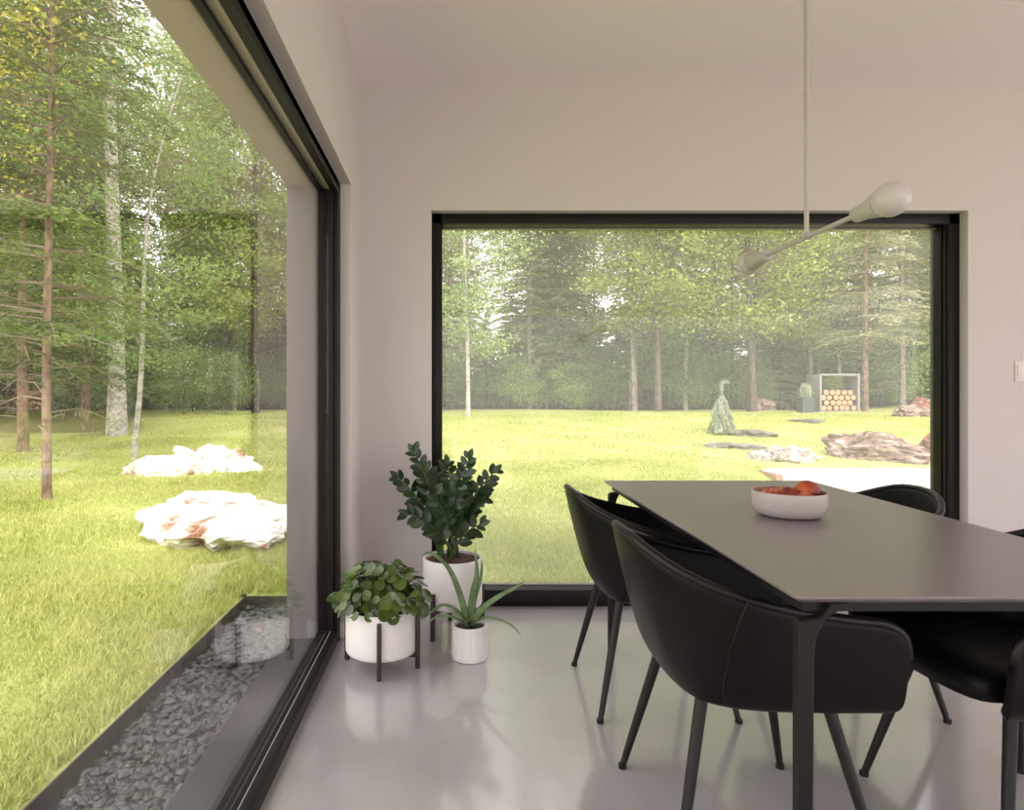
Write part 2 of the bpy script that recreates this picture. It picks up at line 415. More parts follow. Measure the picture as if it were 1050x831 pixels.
lit = np.clip(np.maximum(sstep(22.5, 25, YY+0.05*XX), sstep(-0.5, 2.0, -XX-6.5-0.55*(YY-9)*(YY < 14)-0.3*(YY-14)*(YY >= 14))*sstep(7, 9, YY)*0.8), 0, 1).reshape(-1).astype(np.float32)
at = me.attributes.new('litter', 'FLOAT', 'POINT'); at.data.foreach_set('value', lit)
gr = link('ground', me, M['ground'], smooth=180); tag(gr, kind='structure')
# clean lip of turf against the steel edging
m = MB()
m.box(GX-0.55, GX-0.008, -5.4, GY+0.55, -0.6, -0.158); m.box(GX-0.55, 6.7, GY+0.008, GY+0.55, -0.6, -0.158)
o = m.build('ground', M['ground'], smooth=0); tag(o, kind='structure')
at = o.data.attributes.new('litter', 'FLOAT', 'POINT')
# gravel bed and steel edging
m = MB(); m.box(GX, OX, -5.2, GY, -0.5, -0.235); m.box(OX, 6.5, WY+0.2, GY, -0.5, -0.235)
tag(m.build('ground', M['gravel_bed'], smooth=0), kind='structure')
m = MB(); m.box(OX+0.0, 14, -12, RY-0.2, -0.5, -0.12); m.box(RX+0.2, 14, RY-0.2, 3.3, -0.5, -0.12)  # unseen pale slabs added to bounce neutral light into the room
tag(m.build('bounce_slab', M['bounce'], smooth=0), kind='structure')
m = MB(); m.box(GX-0.008, GX, -5.2, GY+0.008, -0.3, -0.148); m.box(GX, 6.5, GY, GY+0.008, -0.3, -0.148)
tag(m.build('steel_edging', M['steel_edge'], smooth=0), 'dark steel edging strip between the lawn and the gravel', 'edging')

def ico(sub):
    bm = bmesh.new(); bmesh.ops.create_icosphere(bm, subdivisions=sub, radius=1)
    v = np.array([x.co[:] for x in bm.verts]); f = np.array([[y.index for y in x.verts] for x in bm.faces]); bm.free(); return v, f
iv, jf = ico(2)
def stones(P, S):
    n = len(P); base = []
    for k in range(8):
        v = iv * (1 + 0.22*np.sin(iv[:, [1, 2, 0]]*3+k) ) * np.array([1, 0.75, 0.55])
        v += 0.12*np.sign(np.sin(iv*5+k*2))*0.5
        base.append(v)
    out = np.empty((n, len(iv), 3))
    ang = rng.uniform(0, 2*PI, n); til = rng.normal(0, 0.35, n)
    for i in range(n):
        v = base[i % 8]*S[i]
        c, s = math.cos(til[i]), math.sin(til[i]); v = np.stack([v[:, 0], v[:, 1]*c-v[:, 2]*s, v[:, 1]*s+v[:, 2]*c], -1)
        c, s = math.cos(ang[i]), math.sin(ang[i]); v = np.stack([v[:, 0]*c-v[:, 1]*s, v[:, 0]*s+v[:, 1]*c, v[:, 2]], -1)
        out[i] = v+P[i]
    fs = (jf[None]+np.arange(n)[:, None, None]*len(iv)).reshape(-1, 3)
    return raw_mesh('gravel', out.reshape(-1, 3), fs)
n1 = 5200
P = np.stack([rng.uniform(GX+0.015, OX-0.01, n1), rng.uniform(0.9, GY-0.02, n1), rng.uniform(-0.235, -0.205, n1)], -1)
n2 = 1500
P2 = np.stack([rng.uniform(OX, 3.4, n2), rng.uniform(WY+0.23, GY-0.02, n2), rng.uniform(-0.235, -0.205, n2)], -1)
P = np.concatenate([P, P2]); S = rng.uniform(0.013, 0.026, len(P))
g = link('gravel', stones(P, S), M['gravel'], smooth=50); tag(g, 'dark crushed stone gravel filling the strip outside the glass', 'gravel', kind='stuff')
for k, (x, y, a) in enumerate(((-0.93, 2.47, 0.4), (-1.1, 3.55, 1.5), (-1.02, 1.95, 2.2))):
    pts = [(0, 0, 0), (0.018, 0.012, 0.006), (0.045, 0, 0.002), (0.018, -0.012, 0.004)]
    me = raw_mesh('fallen_leaf', np.array(pts), np.array([[0, 1, 2, 3]])); o = link('fallen_leaf', me, M['rust_leaf'], smooth=0)
    o.location = (x, y, -0.183); o.rotation_euler = (0.1, 0.1, a)
    tag(o, ['small orange leaf lying midway along the dark gravel', 'small orange leaf on the gravel near the far corner of the strip', 'small orange leaf on the gravel nearest the front'][k], 'leaf')

# grass blades
def blades(X, Y, h, w):
    n = len(X); Z = ground(X, Y)-0.01
    a = rng.uniform(0, 2*PI, n); lean = rng.uniform(0.2, 1.0, n)*h; b = a+rng.normal(0, 0.7, n)+PI/2
    P = np.stack([X, Y, Z], -1); side = np.stack([np.cos(a), np.sin(a), 0*a], -1)*w[:, None]*0.5
    ln = np.stack([np.cos(b)*lean, np.sin(b)*lean, 0*a], -1)
    mid = P+ln*0.3+np.stack([0*a, 0*a, h*0.6], -1); tip = P+ln+np.stack([0*a, 0*a, h*0.92], -1)
    V = np.stack([P-side, P+side, mid+side*0.8, mid-side*0.8, tip], 1)
    base = np.arange(n)[:, None]*5
    quad = base+np.array([0, 1, 2, 3]); tri = base+np.array([3, 2, 4])
    return V.reshape(-1, 3), quad, tri
def scatter(n, x0, x1, y0, y1):
    return rng.uniform(x0, x1, n), rng.uniform(y0, y1, n)
sets = []
for n, x0, x1, y0, y1, h, w in ((150000, -5.5, -1.35, 0.9, 5.2, 0.075, 0.006), (70000, -1.35, 4.3, 4.1, 6.5, 0.07, 0.007), (60000, -7, 0, 5.2, 8.5, 0.07, 0.009),
                                (60000, 0, 7, 6.5, 10.5, 0.06, 0.011), (60000, -9, 0, 8.5, 13, 0.055, 0.014), (70000, -8, 15, 10.5, 19, 0.05, 0.022)):
    X, Y = scatter(n, x0, x1, y0, y1)
    pt = np.sin(X*2.1+np.sin(Y*1.7))*np.sin(Y*2.6+X)          # patchy height
    k = (X > -0.82*Y-0.9) & (X < 0.98*Y+1) & ~((X > GX-0.01) & (Y < GY+0.01))
    X, Y, pt = X[k], Y[k], pt[k]
    sets.append(blades(X, Y, h*(0.75+0.35*pt)*rng.uniform(0.6, 1.3, len(X)), w*rng.uniform(0.7, 1.3, len(X))))
off = 0; Vs = []; Qs = []; Ts = []
for v, q, t3 in sets:
    Vs.append(v); Qs.append(q+off); Ts.append(t3+off); off += len(v)
Vs = np.concatenate(Vs).astype(np.float32); Qs = np.concatenate(Qs); Ts = np.concatenate(Ts)
me = bpy.data.meshes.new('grass'); me.vertices.add(len(Vs)); me.vertices.foreach_set('co', Vs.ravel())
lp = np.concatenate([Qs.ravel(), Ts.ravel()]).astype(np.int32); me.loops.add(len(lp)); me.loops.foreach_set('vertex_index', lp)
st = np.concatenate([np.arange(len(Qs))*4, len(Qs)*4+np.arange(len(Ts))*3]).astype(np.int32)
me.polygons.add(len(st)); me.polygons.foreach_set('loop_start', st); me.update(calc_edges=True)
o = link('grass', me, M['grass'], smooth=0); tag(o, 'bright yellow-green lawn grass outside both windows', 'grass', kind='stuff')

# ------------------------------------------------------------------ rocks
from mathutils import noise as mn
def rock(name, X, Y, sx, sy, sz, mat, label, seed, rz=0, rough=0.3, sink=0.25, tilt=0, cat='rock', sub=5, ridge=(1, 1, 1)):
    v, f = ico(sub); r = np.random.default_rng(seed); out = np.empty_like(v)
    d = np.zeros(len(v))
    for k in range(14):
        n = r.normal(size=3)*np.array([1, 1, 0.6]); n /= np.linalg.norm(n); c = r.uniform(0.5, 0.95); q = v@n
        d = np.maximum(d, np.maximum(0, q-c)/np.maximum(q, 0.01))
    o3 = Vector((seed*3.1, seed*1.7, 0.3)); sc = Vector((sx/max(sx, sy), sy/max(sx, sy), sz*0.9/max(sx, sy)))
    for i, p in enumerate(v):
        P = Vector((p[0]*sc.x*ridge[0], p[1]*sc.y*ridge[1], p[2]*sc.z*ridge[2]))
        a = mn.fractal(P*1.6+o3, 0.8, 2.1, 3); b = abs(mn.fractal(P*4.5+o3, 0.9, 2.0, 4)); c = mn.noise(P*18+o3)
        out[i] = p*(1-d[i])*(1+rough*1.5*a-rough*0.9*b+0.02*c)
    out *= np.array([sx/2, sy/2, sz])
    o = link(name, raw_mesh(name, out, f), mat, smooth=22)
    o.location = (X, Y, float(ground(X, Y))+sz*(0.5-sink)-0.5*sz+0.05); o.rotation_euler = (0, tilt, rz)
    tag(o, label, cat); return o
rock('boulder', -3.72, 9.7, 2.15, 1.3, 0.5, M['rock_white'], 'long pale boulder on the lawn, the farther of two seen through the left glass', 3, 0.1)
rock('boulder', -2.1, 6.1, 2.1, 2.1, 0.34, M['rock_white'], 'broad low white boulder with rusty stains, nearer one through the left glass', 8, 0.3, rough=0.24, sink=0.2)
rock('boulder', 5.75, 11.0, 1.6, 0.8, 0.26, M['rock_grey'], 'flat whitish stone lying behind the left end of the concrete bench', 21, -0.2)
rock('driftwood_stone', 7.3, 11.1, 2.2, 0.9, 0.42, M['rock_brown'], 'dark ribbed weathered stone sloping behind the white bench', 5, -0.25, tilt=0.12, ridge=(1, 3, 3))
rock('boulder', 8.45, 11.0, 1.2, 0.9, 0.5, M['rock_red'], 'reddish rock behind the bench beside the window frame', 13, 0.2)
rock('boulder', 12.3, 17.2, 1.8, 0.8, 0.4, M['rock_brown'], 'brown angular rock on the lawn right of the firewood shelter', 31, 0.15)
rock('boulder', 13.9, 18.8, 1.7, 0.9, 0.5, M['rock_red'], 'pinkish rock behind the brown angular one at the right edge of the lawn', 33, 0.5)
rock('boulder', 10.8, 21.9, 1.7, 0.7, 0.4, M['rock_brown'], 'low brown rock at the forest edge left of the charcoal planter', 41, 0.3)
for k, (x, y, sx, sy) in enumerate(((5.4, 12.0, 1.3, 0.9), (6.4, 13.6, 1.3, 1.1), (8.9, 15.9, 1.6, 1.0))):
    rock('flagstone', x, y, sx, sy, 0.09, M['flag'], ['flat grey stepping stone nearest the bench', 'flat grey stepping stone midway across the lawn', 'flat grey stepping stone nearest the firewood shelter'][k], 50+k, 0.3*k, sink=0.45, cat='stepping stone', sub=3)

# low concrete bench
b = empty('concrete_bench', (7.5, 10.2, -0.3), label='low white concrete bench with a brown end beyond the table', cat='bench')
m = MB(); m.box(-2.5, 2.8, -0.6, 0.6, 0.18, 0.25, 0.008); m.build('bench_slab', M['concrete_white'], b)
m = MB(); m.box(-2.60, -2.502, -0.6, 0.6, -0.02, 0.25, 0.005); m.build('end_panel', M['rust'], b)
m = MB(); m.box(-2.39, 2.8, -0.598, 0.55, -0.45, 0.18, 0.005); m.build('support_block', M['concrete_white'], b)
m = MB(); m.box(-2.49, -2.40, -0.59, -0.50, -0.45, 0.18, 0.004); m.build('post', M['concrete_white'], b)

# firewood shelter with logs
gz = float(ground(11.6, 19.3))
s = empty('firewood_shelter', (11.6, 19.35, gz-0.03), label='grey concrete box shelter holding firewood at the forest edge', cat='shelter')
t = 0.06
m = MB(); m.box(-0.6, -0.6+t, -0.37, 0.37, 0, 1.17, 0.004); m.build('side_panel', M['concrete_grey'], s)
m = MB(); m.box(0.6-t, 0.6, -0.37, 0.37, 0, 1.17, 0.004); m.build('side_panel', M['concrete_grey'], s)
m = MB(); m.box(-0.6+t, 0.6-t, -0.37, 0.37, 1.11, 1.17, 0.004); m.build('top_panel', M['concrete_grey'], s)
m = MB(); m.box(-0.6+t, 0.6-t, -0.37, 0.37, 0.0, 0.06, 0.004); m.build('bottom_panel', M['concrete_grey'], s)
logr = 0.085; proto = None; row = 0; z = 0.06+logr; random.seed(3)
while z < 0.74:
    n = 6 if row % 2 == 0 else 5
    for i in range(n):
        if z > 0.66 and i in (1, 2): continue
        x = (i-(n-1)/2)*0.178
        if proto is None:
            mb = MB(); ring = []
            pr = [(logr*0.97, -0.30), (logr, -0.29), (logr, 0.29), (logr*0.97, 0.30)]
            rings = [[Vector((r*math.cos(2*PI*k/18)*(1+0.04*math.sin(3*k)), yy, r*math.sin(2*PI*k/18)*(1+0.05*math.cos(2*k)))) for k in range(18)] for r, yy in pr]
            mb.rings(rings, True, False, False)
            root = empty('firewood_log'); mb.build('bark', M['log_bark'], root)
            for yy in (-0.301, 0.301):
                mb = MB(); mb.rings([[Vector((r*math.cos(2*PI*k/18)*(1+0.04*math.sin(3*k)), yy, r*math.sin(2*PI*k/18)*(1+0.05*math.cos(2*k)))) for k in range(18)] for r in (logr*0.94, logr*0.5, 0.004)], True, False, True)
                mb.build('cut_end', M['log_end'], root)
            tag(root, 'round cut firewood log stacked inside the concrete shelter', 'log', 'firewood logs in the shelter'); proto = root; o = root
        else: o = copy_tree(proto)
        o.location = (11.6+x, 19.35+random.uniform(-0.04, 0.02), gz-0.03+z); o.rotation_euler = (0, random.uniform(0, 6), 0)
        sc = random.uniform(0.9, 1.0); o.scale = (sc, 1, sc)
    z += 0.155; row += 1

# ------------------------------------------------------------------ vegetation outdoors
def kites(C, D, L, W, fold=0.0):
    """C centres (n,3), D unit directions, L length, W width -> kite shaped leaves."""
    n = len(C); up = rng.normal(size=(n, 3)); S = np.cross(D, up); S /= np.linalg.norm(S, axis=1)[:, None]+1e-9
    L = np.asarray(L)[:, None]; W = np.asarray(W)[:, None]
    Nn = np.cross(D, S)
    V = np.stack([C-D*L*0.5, C+S*W*0.5+Nn*W*fold, C+D*L*0.5, C-S*W*0.5+Nn*W*fold], 1)
    return V.reshape(-1, 3), np.arange(n*4).reshape(-1, 4)
def unit(v): return v/(np.linalg.norm(v, axis=-1, keepdims=True)+1e-9)

def trunk_pts(h, lean=(0, 0), wob=0.12, n=14, r=None):
    r = r or rng; ph = r.uniform(0, 6, 2)
    return [(lean[0]*t*h+wob*math.sin(t*5+ph[0])*t*2, lean[1]*t*h+wob*math.sin(t*4+ph[1])*t*2, t*h) for t in [i/(n-1) for i in range(n)]]
def along(pts, z):
    for a, b in zip(pts, pts[1:]):
        if b[2] >= z:
            f = (z-a[2])/(b[2]-a[2]+1e-9); return np.array([a[k]+(b[k]-a[k])*f for k in range(3)])
    return np.array(pts[-1])

def conifer(name, h, r0, z0, lmax, mat, bark, nlev=38, nb=5, seed=1, dead=True, per=34, kl=0.17, kw=0.04, power=0.8, low=None):
    r = np.random.default_rng(seed); root = empty(name)
    tp = trunk_pts(h, wob=0.05, r=r); mb = MB(); mb.tube([(x, y, z-0.3 if z == 0 else z) for x, y, z in tp], [r0*(1-0.88*i/13) for i in range(14)], 8); mb.build('trunk', M[bark], root)
    tw = MB(); Cs = []; Ds = []
    for k in range(nlev):
        f = (k+r.uniform(0, 0.8))/nlev; z = z0+(h-z0)*f; ln = lmax*((1-f)**power)*r.uniform(0.75, 1.15)+0.15
        if low and z < low: ln *= 0.75
        for j in range(nb):
            a = r.uniform(0, 2*PI); L = ln*r.uniform(0.6, 1.15); o = along(tp, z)
            d = np.array([math.cos(a), math.sin(a), 0]); droop = r.uniform(0.15, 0.4)
            pts = [o+d*L*t+np.array([0, 0, -droop*L*t*t+0.12*L*t]) for t in (0, 0.35, 0.7, 1)]
            tw.tube(pts, [0.018, 0.012, 0.008, 0.004], 3, False)
            t = r.uniform(0.18, 1.0, int(per*L/lmax)+6); side = np.array([-d[1], d[0], 0])
            wdt = (1.05-t)*L*0.38+0.05; q = r.uniform(-1, 1, len(t))
            c = o+d*L*t[:, None]+np.stack([0*t, 0*t, -droop*L*t*t+0.12*L*t-np.abs(q)*wdt*0.25+r.normal(0, 0.02, len(t))], -1)+side*(q*wdt)[:, None]
            dd = unit(d*0.7+side*np.sign(q)[:, None]*0.8+r.normal(0, 0.25, (len(t), 3))+np.array([0, 0, -0.25]))
            Cs.append(c); Ds.append(dd)
    if dead:
        for k in range(26):
            z = r.uniform(0.6, z0+0.5); a = r.uniform(0, 2*PI); L = r.uniform(0.4, 1.5); o = along(tp, z)
            tw.tube([o, o+np.array([math.cos(a)*L*0.6, math.sin(a)*L*0.6, 0.05]), o+np.array([math.cos(a+0.2)*L, math.sin(a+0.2)*L, -0.12*L])], [0.013, 0.008, 0.003], 3, False)
    tag(tw.build('branches', M['twig'], root), kind='stuff')
    C = np.concatenate(Cs); D = np.concatenate(Ds)
    v, f = kites(C, D, kl*r.uniform(0.6, 1.4, len(C)), kw*r.uniform(0.7, 1.4, len(C)), 0.15)
    link('foliage', raw_mesh('foliage', v, f), M[mat], root, smooth=0)
    return root

def broadleaf(name, h, r0, z0, spread, mat, bark, ncl=110, per=85, seed=2, leaf=0.13, stems=((0, 0),), cl=0.45, top=None, flat=0.45, br=0.022):
    r = np.random.default_rng(seed); root = empty(name); tps = []; mb = MB()
    for i, ln in enumerate(stems):
        tp = trunk_pts(h*(1-0.08*i), ln, wob=0.10, r=r); off = (0.16*i*math.cos(i*2.0), 0.16*i*math.sin(i*2.0))
        tp = [(x+off[0], y+off[1], z-0.3 if z == 0 else z) for x, y, z in tp]; tps.append(tp)
        mb.tube(tp, [r0*(1-0.1*i)*(1-0.85*k/13)*(1.25 if k == 0 else 1) for k in range(14)], 10)
    mb.build('trunk', M[bark], root)
    tw = MB(); Cs = []; top = top or h
    for k in range(ncl):
        tp = tps[k % len(tps)]; f = r.uniform(0, 1); z = z0+(top-z0)*f
        a = r.uniform(0, 2*PI); R = spread*(0.35+0.65*math.sin(PI*min(1, 0.25+0.75*(1-f))))*math.sqrt(r.uniform(0.05, 1))
        o = along(tp, max(1.2, z-R*0.45)); e = along(tp, z); e = np.array([e[0]+R*math.cos(a), e[1]+R*math.sin(a), z])
        md = (o+e)/2+np.array([0, 0, 0.1*R])
        tw.tube([o, md, e], [br*min(1, R/spread+0.3), br*0.6, br*0.2], 4, False)
        n = int(per*r.uniform(0.6, 1.3)); s = cl*r.uniform(0.6, 1.4)
        c = e+r.normal(size=(n, 3))*np.array([s, s, s*flat]); Cs.append(c)
        c2 = o+(e-o)*r.uniform(0.4, 1, (n//4, 1))+r.normal(0, 0.18, (n//4, 3)); Cs.append(c2)
    tag(tw.build('branches', M['twig'], root), kind='stuff')
    C = np.concatenate(Cs); D = unit(r.normal(size=C.shape)*np.array([1, 1, 0.45])+np.array([0, 0, -0.3]))
    v, f = kites(C, D, leaf*r.uniform(0.6, 1.35, len(C)), leaf*0.62*r.uniform(0.7, 1.3, len(C)), 0.12)
    link('foliage', raw_mesh('foliage', v, f), M[mat], root, smooth=0)
    return root

def put(o, px, Y, rz=0.0, sc=1.0, sz=None, X=None):
    X = (px-464)/F*Y if X is None else X
    o.location = (X, Y, float(ground(X, Y))); o.rotation_euler = (0, 0, rz); o.scale = (sc, sc, sz or sc); return o

# prototypes
conA = conifer('spruce_tree', 15, 0.12, 2.6, 2.6, 'needle', 'bark_grey', nlev=40, nb=6, seed=1, per=110)
conB = conifer('spruce_tree', 14, 0.095, 2.2, 2.2, 'needle_soft', 'bark_red', nlev=38, nb=6, seed=5, per=100)
conC = conifer('young_spruce_tree', 8.5, 0.10, 0.5, 2.2, 'needle', 'bark_dark', nlev=34, nb=7, seed=9, dead=False, per=110)
conD = conifer('young_spruce_tree', 6.5, 0.08, 0.4, 1.9, 'needle_soft', 'bark_grey', nlev=30, nb=7, seed=12, dead=False, per=110)
decA = broadleaf('maple_tree', 13, 0.105, 2.5, 3.6, 'leaf_maple', 'bark_dark', ncl=130, per=150, seed=3, leaf=0.125)
decB = broadleaf('broadleaf_tree', 13, 0.075, 2.4, 2.6, 'leaf_light', 'bark_pale', ncl=80, per=130, seed=4, leaf=0.115)
decC = broadleaf('maple_tree', 12, 0.10, 2.7, 3.4, 'leaf_maple', 'bark_grey', ncl=115, per=150, seed=6, leaf=0.125, stems=((0.0, 0.0), (0.06, 0.01), (-0.05, 0.03)))
decY = broadleaf('yellow_leaf_tree', 10, 0.10, 3.7, 2.0, 'leaf_yellow', 'bark_dark', ncl=70, per=170, seed=8, leaf=0.065)
bush = broadleaf('forest_bush', 2.2, 0.03, 0.3, 1.1, 'leaf_light', 'bark_dark', ncl=46, per=90, seed=14, leaf=0.08, cl=0.28, stems=((0.05, 0), (-0.08, 0.04)))
used = set()
def inst(p, px, Y, rz=0.0, sc=1.0, sz=None, X=None, label=None, cat='tree', group=None):
    if p.name in used: o = copy_tree(p)
    else: o = p; used.add(p.name)
    put(o, px, Y, rz, sc, sz, X)
    for k in ('label', 'group'):
        if k in o: del o[k]
    tag(o, label, cat, group); return o

# the singled-out trees of the back window
inst(decC, 651, 21.0, 0.4, 0.95, label='maple with a cluster of three trunks left of centre in the back window')
inst(decA, 675, 20.0, 1.3, 1.0, label='straight-trunked maple just right of the three-stemmed maple')
inst(decB, 703, 22.5, 0.2, 1.0, label='pale-barked slender tree right of the straight maple')
d2 = broadleaf('maple_tree', 12.5, 0.11, 2.7, 3.4, 'leaf_maple', 'bark_dark', ncl=120, per=150, seed=16, leaf=0.125, stems=((-0.035, 0.0), (0.045, 0.01)))
inst(d2, 773, 20.3, 0.0, 1.0, label='dark twin-trunked maple left of the firewood shelter')
inst(decA, 733, 23.5, 2.5, 0.95, label='maple behind the little weeping spruce')
inst(decC, 829, 23.0, 3.3, 0.85, label='multi-stemmed maple directly behind the firewood shelter')
inst(conB, 887, 19.6, 0.0, 1.0, label='spruce trunk standing just right of the firewood shelter')
inst(decB, 860, 24.0, 1.0, 0.9, label='slender pale tree rising behind the firewood shelter')
inst(conA, 543, 23.5, 1.1, 1.0, label='tall spruce with brown trunk left of centre in the back window')
inst(conB, 576, 24.0, 2.2, 0.95, label='tall thin spruce between the brown-trunked spruce and the pale poles')
inst(decB, 611, 25.5, 2.9, 0.85, label='pale pole-like tree left of the three-stemmed maple')
inst(decB, 480, 17.0, 4.0, 0.8, label='light green leafy tree at the left edge of the back window')
inst(conA, 925, 22.0, 0.6, 0.95, label='spruce at the right edge of the back window above the pinkish rock')
random.seed(21)
G1 = 'tall spruces of the forest belt'; G2 = 'leafy trees in the forest belt'; G3 = 'young spruces filling the forest'; G4 = 'understory shrubs at the forest edge'
L5 = 'slender thin-stemmed tree standing among the forest belt trunks'; G5 = 'slender poles in the forest belt'
def belt(x0, x1, y0, y1, n, protos, label, group, cat='tree', smin=0.8, smax=1.1, slim=1.0):
    for i in range(n):
        X = x0+(x1-x0)*(i+random.random())/n; Y = random.uniform(y0, y1)
        sc = random.uniform(smin, smax)
        inst(random.choice(protos), 0, Y, random.uniform(0, 6.28), sc*slim, sz=sc, X=X, label=label, cat=cat, group=group)
L1 = 'tall spruce in the forest belt beyond the lawn'; L2 = 'leafy broadleaf tree within the forest belt beyond the lawn'
L3 = 'young spruce with low branches deep in the forest'; L4 = 'leafy understory shrub along the forest edge'
belt(-11, 24, 24.5, 28, 9, [conA, conB], L1, G1)
belt(-10, 22, 23.5, 27, 16, [conB, decB], L5, G5, slim=0.62)
belt(-14, 28, 27, 33, 9, [decA, decB, decC], L2, G2, smin=0.8, smax=1.0)
belt(-22, 34, 28.5, 33, 38, [conC, conD], L3, G3, smin=0.6, smax=0.85)
belt(-28, 42, 35, 41, 40, [conC, conD], L3, G3, smin=0.75, smax=1.0)
belt(-12, 22, 23.2, 26.5, 30, [bush], L4, G4, 'shrub', 0.7, 1.5)
belt(-10, 20, 22.4, 23.6, 13, [bush], L4, G4, 'shrub', 0.45, 0.95)
belt(-9, 20, 24.5, 26.5, 24, [conD, conC], L3, G3, smin=0.45, smax=0.75)
# trees seen through the long glazing on the left
conE = conifer('spruce_tree', 13, 0.11, 1.5, 2.6, 'needle_dark', 'bark_red', nlev=46, nb=7, seed=77, per=150, kl=0.12, kw=0.03)
sp = conifer('spruce_tree', 10.5, 0.055, 1.9, 1.9, 'needle_dark', 'bark_red', nlev=34, nb=5, seed=31, per=330, kl=0.085, kw=0.018, low=2.5)
inst(sp, 48, 7.4, 0.5, 1.0, label='slim reddish-trunked spruce nearest the left glass')
inst(conE, 24, 11.5, 0.5, 0.9, label='reddish spruce just behind the slim one at the far left')
inst(conE, 88, 14.5, 2.0, 0.95, label='dark spruce between the slim spruce and the big birch')
bb = broadleaf('birch_tree', 15, 0.19, 6.5, 3.0, 'leaf_light', 'bark_pale', ncl=40, per=150, seed=33, leaf=0.09)
inst(bb, 120, 13.5, 0.0, 1.0, label='large pale-barked birch with thick trunk through the left glass')
inst(bb, 84, 17.5, 1.0, 0.8, label='thinner pale birch behind and left of the large birch')
sap = broadleaf('sapling_tree', 6.6, 0.05, 1.6, 1.9, 'leaf_sapling', 'bark_pale', ncl=52, per=150, seed=35, leaf=0.065, stems=((0.105, 0.0),), cl=0.32, flat=0.25, br=0.009)
inst(sap, 136, 10.6, 0.0, 1.0, label='thin leaning sapling with drooping green sprays through the left glass')
inst(decY, -85, 6.6, 0.0, 0.95, label='tree with yellowing leaves at the top left corner')
inst(decB, 229, 23.0, 0.5, 0.95, label='pale slender tree beyond the far boulder, left of the dark-stemmed one')
inst(decA, 237, 22.0, 1.7, 0.9, label='dark-stemmed maple beyond the far boulder')
inst(decA, 262, 19.5, 4.0, 1.0, label='leafy maple at the right side of the left glass')
for (px, Y, p) in ((205, 25, conA), (170, 20.5, decB), (190, 24, conC), (150, 24, conD), (100, 19, conC), (60, 18, conE), (112, 21, conE), (-12, 15, conE), (-30, 19, conC), (130, 27, conC), (75, 24, conA), (40, 22, decA), (10, 25, conB), (-40, 24, conC), (230, 27, conC), (270, 28, conD)):
    lab, grp = ((L1, G1) if p in (conA, conB, conE) else (L3, G3) if p in (conC, conD) else (L2, G2))
    inst(p, px, Y, random.uniform(0, 6), random.uniform(0.85, 1.05), label=lab, group=grp)
belt(-30, -12, 16, 26, 12, [conC, conD, conA], L3, G3)
belt(-12, -5.5, 15.5, 20, 6, [bush], L4, G4, 'shrub', 0.6, 1.0)

# weeping spruce on the lawn
def weeping(px, Y, hgt):
    X = (px-464)/F*Y; root = empty('weeping_spruce', (X, Y, float(ground(X, Y))), label='small weeping spruce with a bent tip standing on the lawn', cat='tree')
    pts = [(0, 0, -0.1), (0, 0, 0.5), (0.0, 0, 0.95), (0.0, 0, 1.2), (-0.02, 0, 1.34), (0.07, 0, 1.40), (0.22, 0, 1.36)]
    mb = MB(); mb.tube(pts, [0.035, 0.03, 0.022, 0.018, 0.014, 0.01, 0.005], 6); mb.tube([(0, 0, 1.2), (-0.15, 0.03, 1.24), (-0.25, 0.03, 1.2)], [0.01, 0.008, 0.004], 5); mb.build('trunk', M['bark_grey'], root)
    r = np.random.default_rng(4); n = 5200; t = r.uniform(0, 1, n)**0.75; z = 0.92*(1-t)+0.05
    R = (0.03+0.27*t**0.55)*np.sqrt(r.uniform(0.25, 1, n)); a = r.uniform(0, 2*PI, n)
    R *= 1+0.22*np.sin(a*5+z*9)
    C = np.stack([R*np.cos(a), R*np.sin(a), z], -1); D = unit(np.stack([0.45*np.cos(a), 0.45*np.sin(a), -1+0*a], -1)+r.normal(0, 0.2, (n, 3)))
    C2 = np.stack([r.uniform(-0.02, 0.2, 60), r.normal(0, 0.01, 60), 1.35+r.normal(0, 0.015, 60)], -1); C3 = np.stack([r.normal(0, 0.018, 150), r.normal(0, 0.018, 150), r.uniform(0.9, 1.3, 150)], -1)
    C = np.concatenate([C, C2, C3]); D = np.concatenate([D, unit(r.normal(0, 0.4, (210, 3))+np.array([0, 0, -0.9]))])
    v, f = kites(C, D, 0.11*r.uniform(0.6, 1.4, len(C)), 0.022*r.uniform(0.7, 1.3, len(C)), 0.1)
    link('foliage', raw_mesh('foliage', v, f), M['needle_blue'], root, smooth=0); root.scale = (hgt/1.4,)*3
weeping(740, 13.7, 1.17)

# charcoal planter beside the shelter
px = empty('charcoal_planter', (10.52, 18.9, float(ground(10.5, 18.9))-0.02), label='square charcoal planter box left of the firewood shelter', cat='planter')
m = MB(); rr = [[Vector((sx*w, sy*w, z)) for sx, sy in ((-1, -1), (1, -1), (1, 1), (-1, 1))] for w, z in ((0.165, 0), (0.18, 0.46), (0.16, 0.46), (0.155, 0.4))]
m.rings(rr, True, True, True); m.build('box', M['planter'], px, smooth=20)
r = np.random.default_rng(9); n = 260; C = np.stack([r.normal(0, 0.08, n), r.normal(0, 0.08, n), 0.46+r.uniform(0, 0.4, n)], -1)
v, f = kites(C, unit(r.normal(0, 0.35, (n, 3))+np.array([0, 0, 1])), np.full(n, 0.2), np.full(n, 0.02), 0.1); link('foliage', raw_mesh('foliage', v, f), M['needle_blue'], px, smooth=0)

